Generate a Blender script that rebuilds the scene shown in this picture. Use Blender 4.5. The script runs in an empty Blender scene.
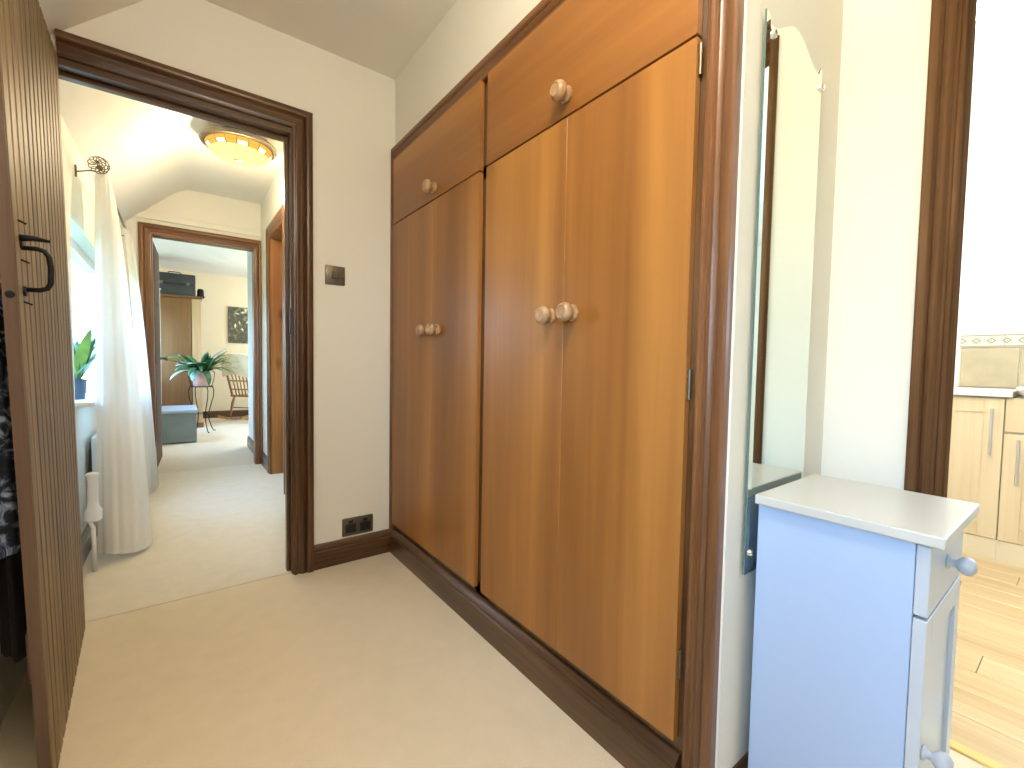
import bpy, bmesh, math, random
from mathutils import Vector, Matrix
random.seed(7)
S = bpy.context.scene
C = S.collection
PI = math.pi
sin, cos = math.sin, math.cos

# ------------------------------------------------------------------ camera
F, YAW, PITCH, ROLL = 443.15, .643955, .0443218, .0170344
fw = Vector((sin(YAW)*cos(PITCH), cos(YAW)*cos(PITCH), -sin(PITCH)))
rt = Vector((cos(YAW), -sin(YAW), 0))
up = rt.cross(fw)
r2 = cos(ROLL)*rt + sin(ROLL)*up
u2 = -sin(ROLL)*rt + cos(ROLL)*up
cd = bpy.data.cameras.new('camera')
cam = bpy.data.objects.new('camera', cd)
C.objects.link(cam)
cd.sensor_width = 36
cd.lens = F/1024*36
cd.clip_start = .02
m = Matrix((r2, u2, -fw)).transposed().to_4x4()
m.translation = (0, 0, 1.0)
cam.matrix_world = m
S.camera = cam

# ------------------------------------------------------------------ world, exposure
S.view_settings.view_transform = 'Standard'
S.view_settings.look = 'None'
S.view_settings.gamma = 1
S.view_settings.exposure = 0.7
S.view_settings.use_curve_mapping = False
W = bpy.data.worlds.new('sky')
S.world = W
W.use_nodes = True
nt = W.node_tree
nt.nodes.clear()
wo = nt.nodes.new('ShaderNodeOutputWorld')
bg = nt.nodes.new('ShaderNodeBackground')
tc = nt.nodes.new('ShaderNodeTexCoord')
sx = nt.nodes.new('ShaderNodeSeparateXYZ')
rp = nt.nodes.new('ShaderNodeValToRGB')
rp.color_ramp.elements[0].position = 0.0
rp.color_ramp.elements[0].color = (.52, .75, 1.0, 1)
rp.color_ramp.elements[1].position = .8
rp.color_ramp.elements[1].color = (.28, .53, 1.0, 1)
nt.links.new(tc.outputs['Generated'], sx.inputs[0])
nt.links.new(sx.outputs['Z'], rp.inputs[0])
nt.links.new(rp.outputs[0], bg.inputs[0])
bg.inputs[1].default_value = 12.0
nt.links.new(bg.outputs[0], wo.inputs[0])

def portal(loc, rot, sx_, sy_):
    l = bpy.data.lights.new('window_portal', 'AREA')
    l.shape = 'RECTANGLE'
    l.size, l.size_y = sx_, sy_
    l.cycles.is_portal = True
    o = bpy.data.objects.new('window_portal', l)
    C.objects.link(o)
    o.location = loc
    o.rotation_euler = rot

# ------------------------------------------------------------------ materials
def mat(name):
    m = bpy.data.materials.new(name)
    m.use_nodes = True
    n = m.node_tree.nodes
    return m, m.node_tree, n['Principled BSDF']

def plain(name, col, rough=.5, metal=0, spec=.5, noise=0, nscale=30, bump=0, bscale=200):
    m, t, b = mat(name)
    b.inputs['Base Color'].default_value = (*col, 1)
    b.inputs['Roughness'].default_value = rough
    b.inputs['Metallic'].default_value = metal
    b.inputs['Specular IOR Level'].default_value = spec
    tcn = t.nodes.new('ShaderNodeTexCoord')
    if noise:
        nz = t.nodes.new('ShaderNodeTexNoise')
        nz.inputs['Scale'].default_value = nscale
        nz.inputs['Detail'].default_value = 5
        t.links.new(tcn.outputs['Object'], nz.inputs['Vector'])
        r = t.nodes.new('ShaderNodeValToRGB')
        r.color_ramp.elements[0].position = .3
        r.color_ramp.elements[1].position = .7
        r.color_ramp.elements[0].color = (*[c*(1-noise) for c in col], 1)
        r.color_ramp.elements[1].color = (*[min(1, c*(1+noise*.6)) for c in col], 1)
        t.links.new(nz.outputs['Fac'], r.inputs[0])
        t.links.new(r.outputs[0], b.inputs['Base Color'])
    if bump:
        nb = t.nodes.new('ShaderNodeTexNoise')
        nb.inputs['Scale'].default_value = bscale
        nb.inputs['Detail'].default_value = 3
        t.links.new(tcn.outputs['Object'], nb.inputs['Vector'])
        bp = t.nodes.new('ShaderNodeBump')
        bp.inputs['Strength'].default_value = bump
        bp.inputs['Distance'].default_value = .004
        t.links.new(nb.outputs['Fac'], bp.inputs['Height'])
        t.links.new(bp.outputs[0], b.inputs['Normal'])
    return m

def wood(name, dark, mid, light, grain='z', spec=.5, span=(.33, .68), rough=.4, fine=60, broad=5, coat=.0, rand=1.0, knots=0, bandmix=.45):
    """streaky wood; the grain runs along the given axis of object space"""
    m, t, b = mat(name)
    N, L = t.nodes, t.links
    tcn = N.new('ShaderNodeTexCoord')
    oi = N.new('ShaderNodeObjectInfo')
    mul = N.new('ShaderNodeMath'); mul.operation = 'MULTIPLY'
    mul.inputs[1].default_value = 9.0*rand
    L.new(oi.outputs['Random'], mul.inputs[0])
    def mapped(s_across, s_along):
        mp = N.new('ShaderNodeMapping')
        sc = [s_across]*3
        sc['xyz'.index(grain)] = s_along
        mp.inputs['Scale'].default_value = sc
        L.new(tcn.outputs['Object'], mp.inputs['Vector'])
        cb = N.new('ShaderNodeCombineXYZ')
        for i in range(3):
            L.new(mul.outputs[0], cb.inputs[i])
        L.new(cb.outputs[0], mp.inputs['Location'])
        return mp
    m1 = mapped(fine, fine*.03)
    n1 = N.new('ShaderNodeTexNoise')
    n1.inputs['Scale'].default_value = 1
    n1.inputs['Detail'].default_value = 4
    n1.inputs['Roughness'].default_value = .6
    L.new(m1.outputs[0], n1.inputs['Vector'])
    m2 = mapped(broad, broad*.07)
    n2 = N.new('ShaderNodeTexNoise')
    n2.inputs['Scale'].default_value = 1
    n2.inputs['Detail'].default_value = 3
    n2.inputs['Distortion'].default_value = .4
    L.new(m2.outputs[0], n2.inputs['Vector'])
    mx = N.new('ShaderNodeMix')
    mx.inputs['Factor'].default_value = bandmix
    L.new(n2.outputs['Fac'], mx.inputs['A'])
    L.new(n1.outputs['Fac'], mx.inputs['B'])
    r = N.new('ShaderNodeValToRGB')
    e = r.color_ramp.elements
    e[0].position = span[0]; e[0].color = (*dark, 1)
    e[1].position = span[1]; e[1].color = (*light, 1)
    k = e.new(.5); k.color = (*mid, 1)
    L.new(mx.outputs['Result'], r.inputs[0])
    out = r.outputs[0]
    if knots:
        vo = N.new('ShaderNodeTexVoronoi')
        m3 = mapped(knots, knots*.45)
        vo.inputs['Scale'].default_value = 1
        L.new(m3.outputs[0], vo.inputs['Vector'])
        rk = N.new('ShaderNodeValToRGB')
        rk.color_ramp.elements[0].position = .05
        rk.color_ramp.elements[0].color = (1, 1, 1, 1)
        rk.color_ramp.elements[1].position = .16
        rk.color_ramp.elements[1].color = (0, 0, 0, 1)
        L.new(vo.outputs['Distance'], rk.inputs[0])
        mk = N.new('ShaderNodeMix'); mk.data_type = 'RGBA'
        L.new(rk.outputs[0], mk.inputs['Factor'])
        L.new(out, mk.inputs['A'])
        mk.inputs['B'].default_value = (*[c*.3 for c in dark], 1)
        out = mk.outputs['Result']
    L.new(out, b.inputs['Base Color'])
    b.inputs['Roughness'].default_value = rough
    b.inputs['Specular IOR Level'].default_value = spec
    b.inputs['Coat Weight'].default_value = coat
    b.inputs['Coat Roughness'].default_value = .25
    bp = N.new('ShaderNodeBump')
    bp.inputs['Strength'].default_value = .08
    bp.inputs['Distance'].default_value = .002
    L.new(n1.outputs['Fac'], bp.inputs['Height'])
    L.new(bp.outputs[0], b.inputs['Normal'])
    return m

M = {}
M['wall'] = plain('cream wall paint', (.81, .775, .675), .9, bump=.12, bscale=60, spec=.2)
M['ceil'] = plain('off white ceiling paint', (.85, .81, .73), .95, bump=.1, bscale=50, spec=.2)
M['farwall'] = plain('pale cream wall paint', (.84, .72, .50), .9, spec=.2)
M['kwall'] = plain('white kitchen paint', (.88, .88, .85), .8, spec=.2)
M['carpet'] = plain('beige wool carpet', (.84, .725, .53), 1, noise=.03, nscale=14, bump=.8, bscale=420, spec=.05)
M['carpet2'] = plain('pale beige hall carpet', (.84, .76, .61), 1, noise=.04, nscale=14, bump=.8, bscale=420, spec=.05)
M['carpet3'] = plain('pale cream bedroom carpet', (.78, .69, .54), 1, noise=.04, nscale=14, bump=.6, bscale=420, spec=.05)
D3 = ((.035, .014, .005), (.083, .035, .011), (.16, .075, .025))
for ax in 'xyz':
    M['dark_'+ax] = wood('dark stained trim along '+ax, *D3, grain=ax, rough=.32, coat=.25, fine=90, broad=14)
    M['brown_'+ax] = wood('brown stained casing along '+ax, (.085, .033, .011), (.18, .073, .025), (.29, .127, .046), grain=ax, rough=.35, coat=.25, fine=90, broad=14)
    M['kcase_'+ax] = wood('brown knotty casing along '+ax, (.055, .026, .012), (.13, .065, .03), (.21, .115, .058), grain=ax, rough=.8, spec=0, coat=0, fine=70, broad=10, knots=3.2)
V3 = ((.23, .087, .018), (.335, .134, .028), (.46, .205, .045))
M['veneer_z'] = wood('honey veneer upright grain', *V3, grain='z', rough=.38, coat=.12, fine=40, broad=4.2, bandmix=.16, span=(.34, .66))
M['veneer_y'] = wood('honey veneer level grain', *V3, grain='y', rough=.38, coat=.12, fine=40, broad=3.5, bandmix=.16, span=(.34, .66))
M['knob'] = wood('pale turned wood', (.30, .16, .075), (.42, .25, .13), (.52, .34, .19), grain='x', rough=.35, fine=80, broad=20)
M['plank'] = wood('weathered brown plank', (.075, .044, .016), (.20, .128, .052), (.34, .24, .11), grain='z', rough=.5, fine=70, broad=16, bandmix=.55)
M['plank_edge'] = wood('reddish plank edge', (.06, .034, .022), (.12, .07, .046), (.18, .115, .075), grain='z', rough=.6, fine=60, broad=10)
M['orange_z'] = wood('orange stained door wood', (.24, .085, .02), (.36, .14, .035), (.48, .21, .06), grain='z', rough=.4, coat=.2, fine=60, broad=10, knots=4)
M['orange_x'] = wood('orange stained lining wood', (.24, .085, .02), (.36, .14, .035), (.48, .21, .06), grain='x', rough=.4, coat=.2, fine=60, broad=10)
M['matt_dark'] = wood('matt dark door wood', (.06, .032, .018), (.10, .055, .03), (.15, .085, .05), grain='z', rough=.8, fine=60, broad=10)
M['iron'] = plain('black wrought iron', (.012, .012, .012), .45, .6)
M['pewter'] = plain('aged pewter metal', (.22, .19, .15), .4, .9)
M['steel'] = plain('brushed nickel', (.62, .60, .57), .3, 1)
M['chrome'] = plain('bright chrome', (.8, .8, .8), .12, 1)
M['brass'] = plain('gold threshold strip', (.75, .55, .22), .3, 1)
M['bronze'] = plain('dark bronze plate', (.15, .125, .085), .4, .7)
M['black'] = plain('black plastic', (.01, .01, .01), .4)
M['cab'] = plain('daylight tinted cabinet paint', (.39, .51, .73), .32, spec=.5)  # blue of the window daylight is put into the body colour
M['cabtop'] = plain('grey white cabinet top', (.54, .54, .51), .3)
M['cabfront'] = plain('daylight tinted cabinet front', (.50, .55, .61), .35)  # weaker daylight blue put into the drawer and door colour
M['knobgrey'] = plain('grey painted knob', (.42, .46, .52), .4)
M['pvc'] = plain('white window plastic', (.85, .86, .86), .35)
M['rad'] = plain('white radiator enamel', (.82, .82, .8), .4)
M['valve'] = plain('pale valve plastic', (.78, .80, .88), .4)
M['kdoor'] = wood('pale maple kitchen door', (.62, .47, .27), (.70, .56, .35), (.76, .63, .42), grain='z', rough=.4, fine=40, broad=6)
M['kplinth'] = plain('pale maple plinth', (.76, .66, .46), .45)
M['worktop'] = plain('cream worktop', (.84, .81, .74), .3)
M['ceramic'] = plain('white ceramic', (.9, .9, .9), .12)
M['tile'] = plain('beige stone tile', (.52, .43, .27), .35, noise=.14, nscale=9)
M['grout'] = plain('cream grout', (.72, .66, .53), .9)
M['oak'] = wood('golden oak floorboard', (.50, .33, .155), (.61, .43, .22), (.70, .53, .31), grain='y', rough=.28, fine=45, broad=9, coat=.3)
M['cupboard'] = wood('tan pine cupboard', (.15, .066, .019), (.205, .095, .029), (.26, .13, .043), grain='z', rough=.4, fine=40, broad=6)
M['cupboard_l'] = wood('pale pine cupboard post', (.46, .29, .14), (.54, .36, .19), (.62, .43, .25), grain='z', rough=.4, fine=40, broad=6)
M['case'] = plain('charcoal suitcase vinyl', (.035, .04, .038), .5, noise=.2, nscale=40)
M['felt'] = plain('black felt', (.008, .008, .01), .9)
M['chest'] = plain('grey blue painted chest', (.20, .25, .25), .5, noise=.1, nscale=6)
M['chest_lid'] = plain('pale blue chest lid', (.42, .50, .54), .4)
M['pot'] = plain('pink terracotta pot', (.62, .37, .31), .7, noise=.12, nscale=20)
M['soil'] = plain('dark soil', (.03, .02, .012), 1)
M['leaf'] = plain('dark green leaf', (.045, .14, .05), .35, noise=.3, nscale=12)
M['leaf_p'] = plain('pale glossy leaf', (.30, .52, .46), .25, noise=.15, nscale=12)
M['leaf_y'] = plain('yellow green leaf', (.22, .38, .06), .4, noise=.3, nscale=12)
M['bluepot'] = plain('slate blue pot', (.04, .06, .09), .4)
M['chairwood'] = wood('amber chair wood', (.20, .08, .02), (.34, .155, .04), (.46, .24, .08), grain='z', rough=.35, fine=50, broad=10, coat=.3)
M['throw'] = plain('cream and sage throw', (.90, .82, .56), .95, noise=.14, nscale=7)
M['garment'] = plain('black wool coat', (.006, .006, .008), .9)
M['hedge'] = plain('garden hedge green', (.05, .16, .03), .8, noise=.5, nscale=5)
M['lawn'] = plain('lawn green', (.10, .20, .05), .95, noise=.3, nscale=2)

def voile(name, k1, k2):
    m, t, b = mat(name)
    N, L = t.nodes, t.links
    N.remove(b)
    out = N['Material Output']
    d = N.new('ShaderNodeBsdfDiffuse'); d.inputs[0].default_value = (.90, .875, .81, 1)
    tl = N.new('ShaderNodeBsdfTranslucent'); tl.inputs[0].default_value = (.88, .85, .78, 1)
    tr = N.new('ShaderNodeBsdfTransparent')
    a = N.new('ShaderNodeMixShader'); a.inputs[0].default_value = k1
    L.new(d.outputs[0], a.inputs[1]); L.new(tl.outputs[0], a.inputs[2])
    c = N.new('ShaderNodeMixShader'); c.inputs[0].default_value = k2
    L.new(a.outputs[0], c.inputs[1]); L.new(tr.outputs[0], c.inputs[2])
    L.new(c.outputs[0], out.inputs[0])
    return m
M['voile'] = voile('sheer white voile', .5, .15)
M['voile_thick'] = voile('gathered cream voile', .16, .05)

def glass_pane():
    m, t, b = mat('clear window glass')
    N, L = t.nodes, t.links
    N.remove(b)
    g = N.new('ShaderNodeBsdfGlossy'); g.inputs['Roughness'].default_value = .02
    tr = N.new('ShaderNodeBsdfTransparent'); tr.inputs[0].default_value = (.96, .98, .97, 1)
    mx = N.new('ShaderNodeMixShader')
    mx.inputs[0].default_value = .05; L.new(tr.outputs[0], mx.inputs[1]); L.new(g.outputs[0], mx.inputs[2])
    L.new(mx.outputs[0], N['Material Output'].inputs[0])
    return m
M['glass'] = glass_pane()

m_, t_, b_ = mat('silvered mirror glass')
b_.inputs['Base Color'].default_value = (.80, .87, .83, 1)
b_.inputs['Metallic'].default_value = 1
b_.inputs['Roughness'].default_value = .03
M['mirror'] = m_
M['mirror_edge'] = plain('green glass edge', (.10, .17, .14), .12, spec=.8)

def lit(name, col, strength, base):
    m, t, b = mat(name)
    b.inputs['Base Color'].default_value = (*base, 1)
    b.inputs['Specular IOR Level'].default_value = 0.0
    b.inputs['Emission Color'].default_value = (*col, 1)
    b.inputs['Emission Strength'].default_value = strength
    return m
M['amber'] = lit('lit cream art glass', (1.0, .64, .17), 1.7, (.02, .012, .004))
M['amber_o'] = lit('lit orange art glass', (1.0, .46, .07), .8, (.02, .01, .002))
M['amber_w'] = lit('lit white glass bead', (1.0, .88, .55), 1.3, (.02, .015, .01))

def floral():
    m, t, b = mat('dark floral cloth')
    N, L = t.nodes, t.links
    tcn = N.new('ShaderNodeTexCoord')
    nz = N.new('ShaderNodeTexNoise'); nz.inputs['Scale'].default_value = 16
    nz.inputs['Detail'].default_value = 4; nz.inputs['Distortion'].default_value = 3
    L.new(tcn.outputs['Object'], nz.inputs['Vector'])
    r = N.new('ShaderNodeValToRGB')
    e = r.color_ramp.elements
    e[0].position = .44; e[0].color = (.006, .008, .014, 1)
    e[1].position = .66; e[1].color = (.34, .40, .52, 1)
    k = e.new(.52); k.color = (.02, .035, .075, 1)
    L.new(nz.outputs['Fac'], r.inputs[0]); L.new(r.outputs[0], b.inputs['Base Color'])
    b.inputs['Roughness'].default_value = .85
    return m
M['floral'] = floral()

def relief():
    m, t, b = mat('dark leaf relief panel')
    N, L = t.nodes, t.links
    tcn = N.new('ShaderNodeTexCoord')
    nz = N.new('ShaderNodeTexVoronoi'); nz.inputs['Scale'].default_value = 16
    nz2 = N.new('ShaderNodeTexNoise'); nz2.inputs['Scale'].default_value = 9; nz2.inputs['Detail'].default_value = 5
    L.new(tcn.outputs['Object'], nz.inputs['Vector']); L.new(tcn.outputs['Object'], nz2.inputs['Vector'])
    mx = N.new('ShaderNodeMix'); mx.inputs['Factor'].default_value = .6
    L.new(nz.outputs['Distance'], mx.inputs['A']); L.new(nz2.outputs['Fac'], mx.inputs['B'])
    r = N.new('ShaderNodeValToRGB')
    e = r.color_ramp.elements
    e[0].position = .35; e[0].color = (.06, .058, .03, 1)
    e[1].position = .68; e[1].color = (.30, .28, .16, 1)
    k = e.new(.56); k.color = (.10, .10, .06, 1)
    L.new(mx.outputs['Result'], r.inputs[0]); L.new(r.outputs[0], b.inputs['Base Color'])
    b.inputs['Roughness'].default_value = .5
    return m
M['relief'] = relief()

def border_tile():
    """cream border tile printed with a row of open diamonds between two lines (object x along the row, z up)"""
    m, t, b = mat('printed diamond border')
    N, L = t.nodes, t.links
    tcn = N.new('ShaderNodeTexCoord')
    sp = N.new('ShaderNodeSeparateXYZ')
    L.new(tcn.outputs['Object'], sp.inputs[0])
    def math_(op, a, b_=None):
        n = N.new('ShaderNodeMath'); n.operation = op
        for i, v in enumerate((a, b_)):
            if v is None: continue
            if isinstance(v, (int, float)): n.inputs[i].default_value = v
            else: L.new(v, n.inputs[i])
        return n.outputs[0]
    p = .064
    fx = math_('ABSOLUTE', math_('SUBTRACT', math_('FRACT', math_('DIVIDE', math_('ADD', sp.outputs['Y'], 5), p)), .5))
    dx = math_('MULTIPLY', fx, p)
    z = math_('ABSOLUTE', sp.outputs['Z'])
    dm = math_('ADD', dx, math_('MULTIPLY', z, 1.15))
    ring = math_('LESS_THAN', math_('ABSOLUTE', math_('SUBTRACT', dm, .017)), .005)
    dot = math_('LESS_THAN', dm, .005)
    line = math_('LESS_THAN', math_('ABSOLUTE', math_('SUBTRACT', z, .033)), .003)
    f = math_('MAXIMUM', math_('MAXIMUM', ring, dot), line)
    mx = N.new('ShaderNodeMix'); mx.data_type = 'RGBA'
    L.new(f, mx.inputs['Factor'])
    mx.inputs['A'].default_value = (.68, .62, .50, 1)
    mx.inputs['B'].default_value = (.36, .29, .20, 1)
    L.new(mx.outputs['Result'], b.inputs['Base Color'])
    b.inputs['Roughness'].default_value = .3
    return m
M['border'] = border_tile()

# ------------------------------------------------------------------ mesh helpers
class MB:
    def __init__(s):
        s.v, s.f = [], []
    def add(s, vs, fs):
        o = len(s.v)
        s.v += [tuple(p) for p in vs]
        s.f += [tuple(i+o for i in q) for q in fs]
        return s
    def box(s, x0, x1, y0, y1, z0, z1):
        x0, x1 = min(x0, x1), max(x0, x1)
        y0, y1 = min(y0, y1), max(y0, y1)
        z0, z1 = min(z0, z1), max(z0, z1)
        return s.add([(x, y, z) for x in (x0, x1) for y in (y0, y1) for z in (z0, z1)],
                     [(0, 1, 3, 2), (4, 6, 7, 5), (0, 4, 5, 1), (2, 3, 7, 6), (0, 2, 6, 4), (1, 5, 7, 3)])
    def hexa(s, p):
        """eight points: lower ring of four then upper ring of four"""
        return s.add(p, [(3, 2, 1, 0), (4, 5, 6, 7), (0, 1, 5, 4), (1, 2, 6, 5), (2, 3, 7, 6), (3, 0, 4, 7)])
    def rings(s, rings, cap=True, closed=False):
        n = len(rings[0])
        vs = [p for r in rings for p in r]
        fs = []
        k = len(rings)
        for i in range(k if closed else k-1):
            j = (i+1) % k
            for a in range(n):
                b = (a+1) % n
                fs.append((i*n+a, i*n+b, j*n+b, j*n+a))
        if cap and not closed:
            fs.append(tuple(range(n-1, -1, -1)))
            fs.append(tuple((k-1)*n+a for a in range(n)))
        return s.add(vs, fs)
    def tube(s, pts, r, n=8, closed=False):
        pts = [Vector(p) for p in pts]
        rr = r if isinstance(r, (list, tuple)) else [r]*len(pts)
        rings = []
        prev = None
        for i, p in enumerate(pts):
            if closed:
                d = pts[(i+1) % len(pts)] - pts[i-1]
            else:
                d = pts[min(i+1, len(pts)-1)] - pts[max(i-1, 0)]
            d.normalize()
            if prev is None:
                a = Vector((0, 0, 1)) if abs(d.z) < .9 else Vector((1, 0, 0))
                u = d.cross(a).normalized()
            else:
                u = (prev - d*prev.dot(d)).normalized()
            prev = u
            w = d.cross(u)
            rings.append([p + rr[i]*(cos(2*PI*k/n)*u + sin(2*PI*k/n)*w) for k in range(n)])
        return s.rings(rings, True, closed)
    def lathe(s, prof, origin=(0, 0, 0), axis='z', n=20):
        """prof: list of (radius, height)"""
        o = Vector(origin)
        A = {'z': ((1, 0, 0), (0, 1, 0), (0, 0, 1)), 'x': ((0, 1, 0), (0, 0, 1), (1, 0, 0)),
             '-x': ((0, 0, 1), (0, 1, 0), (-1, 0, 0)), '-y': ((1, 0, 0), (0, 0, 1), (0, -1, 0)), '-z': ((0, 1, 0), (1, 0, 0), (0, 0, -1))}[axis]
        a, b, c = [Vector(q) for q in A]
        rings = [[o + max(r, 1e-4)*(cos(2*PI*k/n)*a + sin(2*PI*k/n)*b) + h*c for k in range(n)] for r, h in prof]
        return s.rings(rings)
    def grid(s, fn, nu, nv):
        vs = [fn(i/nu, j/nv) for j in range(nv+1) for i in range(nu+1)]
        w = nu+1
        return s.add(vs, [(j*w+i, j*w+i+1, (j+1)*w+i+1, (j+1)*w+i) for j in range(nv) for i in range(nu)])
    def mesh(s, name, bevel=0, smooth=False, seg=1):
        me = bpy.data.meshes.new(name)
        me.from_pydata(s.v, [], s.f)
        bm = bmesh.new(); bm.from_mesh(me)
        bmesh.ops.recalc_face_normals(bm, faces=bm.faces)
        if bevel:
            bmesh.ops.bevel(bm, geom=bm.edges[:], offset=bevel, segments=seg, affect='EDGES', profile=.5, clamp_overlap=True)
        bm.to_mesh(me); bm.free()
        if smooth:
            for p in me.polygons: p.use_smooth = True
            if smooth != 'all':
                me.set_sharp_from_angle(angle=math.radians(38))
        me.update()
        return me
    def build(s, name, m, parent=None, bevel=0, smooth=False, seg=1, loc=None):
        o = bpy.data.objects.new(name, s.mesh(name, bevel, smooth, seg))
        C.objects.link(o)
        o.data.materials.append(M[m])
        if parent: o.parent = parent
        if loc: o.location = loc
        return o

def tag(o, label, cat, group=None, kind=None):
    o['label'] = label
    o['category'] = cat
    if group: o['group'] = group
    if kind: o['kind'] = kind
    return o
def struct(o, label, cat): return tag(o, label, cat, None, 'structure')
def thing(name, label, cat, loc=(0, 0, 0), rotz=0, group=None, kind=None):
    o = bpy.data.objects.new(name, None)
    o.empty_display_size = .1
    C.objects.link(o)
    o.location = loc
    o.rotation_euler = (0, 0, rotz)
    return tag(o, label, cat, group, kind)
def copy_part(o, parent, loc=None):
    c = o.copy(); C.objects.link(c); c.parent = parent
    if loc: c.location = loc
    return c
def bx(*a): return MB().box(*a)

# ------------------------------------------------------------------ main dimensions
LX = -.40            # left outside wall of landing and hall
BY = 2.234           # wall with the near doorway
WX = .90             # wardrobe wall
MY = .452            # mirror wall
RX = 1.405           # wall with kitchen doorway
HX = .635            # hall right wall
FY = 4.85            # wall with far doorway
EY = 9.09            # far end wall
CZ = 2.44
REAR = -1.7
OUT = LX-.14
def slope_x(z): return -.313 + (z-2.136)/.95
SZ = 2.136+.95*(LX+.313)     # height of the eaves wall

# ------------------------------------------------------------------ floors
struct(bx(LX, RX+.22, -2.3, BY+.03, -.1, 0).build('floor', 'carpet'), 'beige wool carpet in front of the wardrobe', 'carpet')
struct(bx(LX, 1.4, BY+.03, FY+.02, -.1, 0).build('floor_hall', 'carpet2'), 'pale carpet of the hall beyond the dark doorway', 'carpet')
struct(bx(LX, 3.2, FY+.02, EY, -.1, -.002).build('floor_bedroom', 'carpet3'), 'cream carpet of the room beyond the hall', 'carpet')
tag(MB().box(-.293, .418, BY+.024, BY+.040, 0, .003).build('carpet_joint', 'carpet2', bevel=.001), 'thin raised carpet joint across the near doorway', 'carpet joint', kind='structure')
# kitchen floor: real boards on a base
kf = struct(bx(RX+.22, 4.1, -2.3, 1.6, -.1, -.012).build('floor_kitchen', 'grout'), 'golden oak boards of the kitchen floor', 'wooden floor')
bw = .148
x = RX+.26
row = 0
plank_mesh = {}
while x < 3.5:
    y = -2.3 + (row*.47) % 1.1 - 1.1
    while y < 1.55:
        y0, y1 = max(y, -2.3), min(y+1.1, 1.58)
        if y1-y0 > .05:
            key = round(y1-y0, 3)
            if key not in plank_mesh:
                plank_mesh[key] = bx(0, bw-.002, 0, y1-y0-.002, -.012, 0).mesh('floorboard', .001)
                plank_mesh[key].materials.append(M['oak'])
            o = bpy.data.objects.new('floorboard', plank_mesh[key])
            C.objects.link(o); o.parent = kf
            o.location = (x, y0, 0)
        y += 1.1
    x += bw
    row += 1
struct(bx(RX+.22, RX+.258, -2.3, 1.6, -.012, .006).build('trim_9', 'brass', bevel=.003), 'gold metal strip where carpet meets kitchen boards', 'threshold strip')

# ------------------------------------------------------------------ walls
def wall_y(mb, y0, y1, x0, x1, z0, z1, holes):
    """wall facing y with rectangular holes (x0,x1,z0,z1)"""
    xs = x0
    for (a, b, c, d) in sorted(holes):
        mb.box(xs, a, y0, y1, z0, z1)
        if c > z0: mb.box(a, b, y0, y1, z0, c)
        if d < z1: mb.box(a, b, y0, y1, d, z1)
        xs = b
    return mb.box(xs, x1, y0, y1, z0, z1)
def wall_x(mb, x0, x1, y0, y1, z0, z1, holes):
    ys = y0
    for (a, b, c, d) in sorted(holes):
        mb.box(x0, x1, ys, a, z0, z1)
        if c > z0: mb.box(x0, x1, a, b, z0, c)
        if d < z1: mb.box(x0, x1, a, b, d, z1)
        ys = b
    return mb.box(x0, x1, ys, y1, z0, z1)

NEARWIN = (-.60, .50, .90, 1.70)
HALLWIN = (2.93, 4.45, .76, 1.66)
FARWIN = (6.2, 8.3, .76, 1.75)
w = MB()
wall_x(w, OUT, LX, REAR-.1, EY+.1, -.1, SZ+.02, [NEARWIN, HALLWIN, FARWIN])
w.box(OUT, LX, FY+.1, EY+.1, SZ+.02, 2.6)
struct(w.build('wall_left', 'wall'), 'cream outside wall under the sloping ceiling, behind curtain and plank door', 'wall')
w = MB()
wall_y(w, BY, BY+.1, LX, 1.5, -.1, CZ, [(-.37, .44, -.1, 2.05)])
struct(w.build('wall_back', 'wall'), 'cream wall around the dark doorway beside the wardrobe', 'wall')
w = MB()
wall_x(w, WX, WX+.08, MY, BY, -.1, CZ, [(.49, 2.215, -.1, 2.06)])
w.box(WX+.08, RX+.2, MY, MY+.08, -.1, CZ)
struct(w.build('wall_right', 'wall'), 'cream wall framing the wardrobe and turning behind the mirror', 'wall')
w = MB()
wall_x(w, RX, RX+.075, -2.3, MY, -.1, CZ, [(-.60, .24, -.1, 2.02)])
struct(w.build('wall_kitchen_side', 'wall'), 'white wall between cabinet and kitchen doorway', 'wall')
struct(bx(OUT, RX+.2, REAR-.1, REAR, -.1, CZ).build('wall_rear', 'wall'), 'cream wall closing the landing', 'wall')
# hall
w = MB()
wall_x(w, HX, HX+.14, BY+.1, FY, -.1, 2.6, [(3.70, 4.345, -.1, 2.06)])
struct(w.build('wall_hall_right', 'wall'), 'cream hall wall around the orange door', 'wall')
w = MB()
wall_y(w, FY, FY+.1, LX, HX+.14, -.1, 2.6, [(-.195, .60, -.1, 2.06)])
struct(w.build('wall_hall_end', 'wall'), 'cream wall around the far doorway at the end of the hall', 'wall')
struct(bx(LX, HX, FY-.022, FY, 2.16, 2.21).build('trim_10', 'wall', bevel=.004), 'plaster ledge above the far doorway', 'ledge')
# room off the hall (right)
struct(bx(HX+.14, 2.0, 3.45, 4.85, -.1, 0).build('floor_side_room', 'oak'), 'yellow wooden floor seen past the orange door', 'wooden floor')
w = MB(); w.box(1.5, 1.6, BY+.1, FY, -.1, 2.6); w.box(HX+.14, 1.5, 3.2, 3.3, -.1, 2.6)
struct(w.build('wall_side_room', 'wall'), 'wall of the room past the orange door', 'wall')
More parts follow.
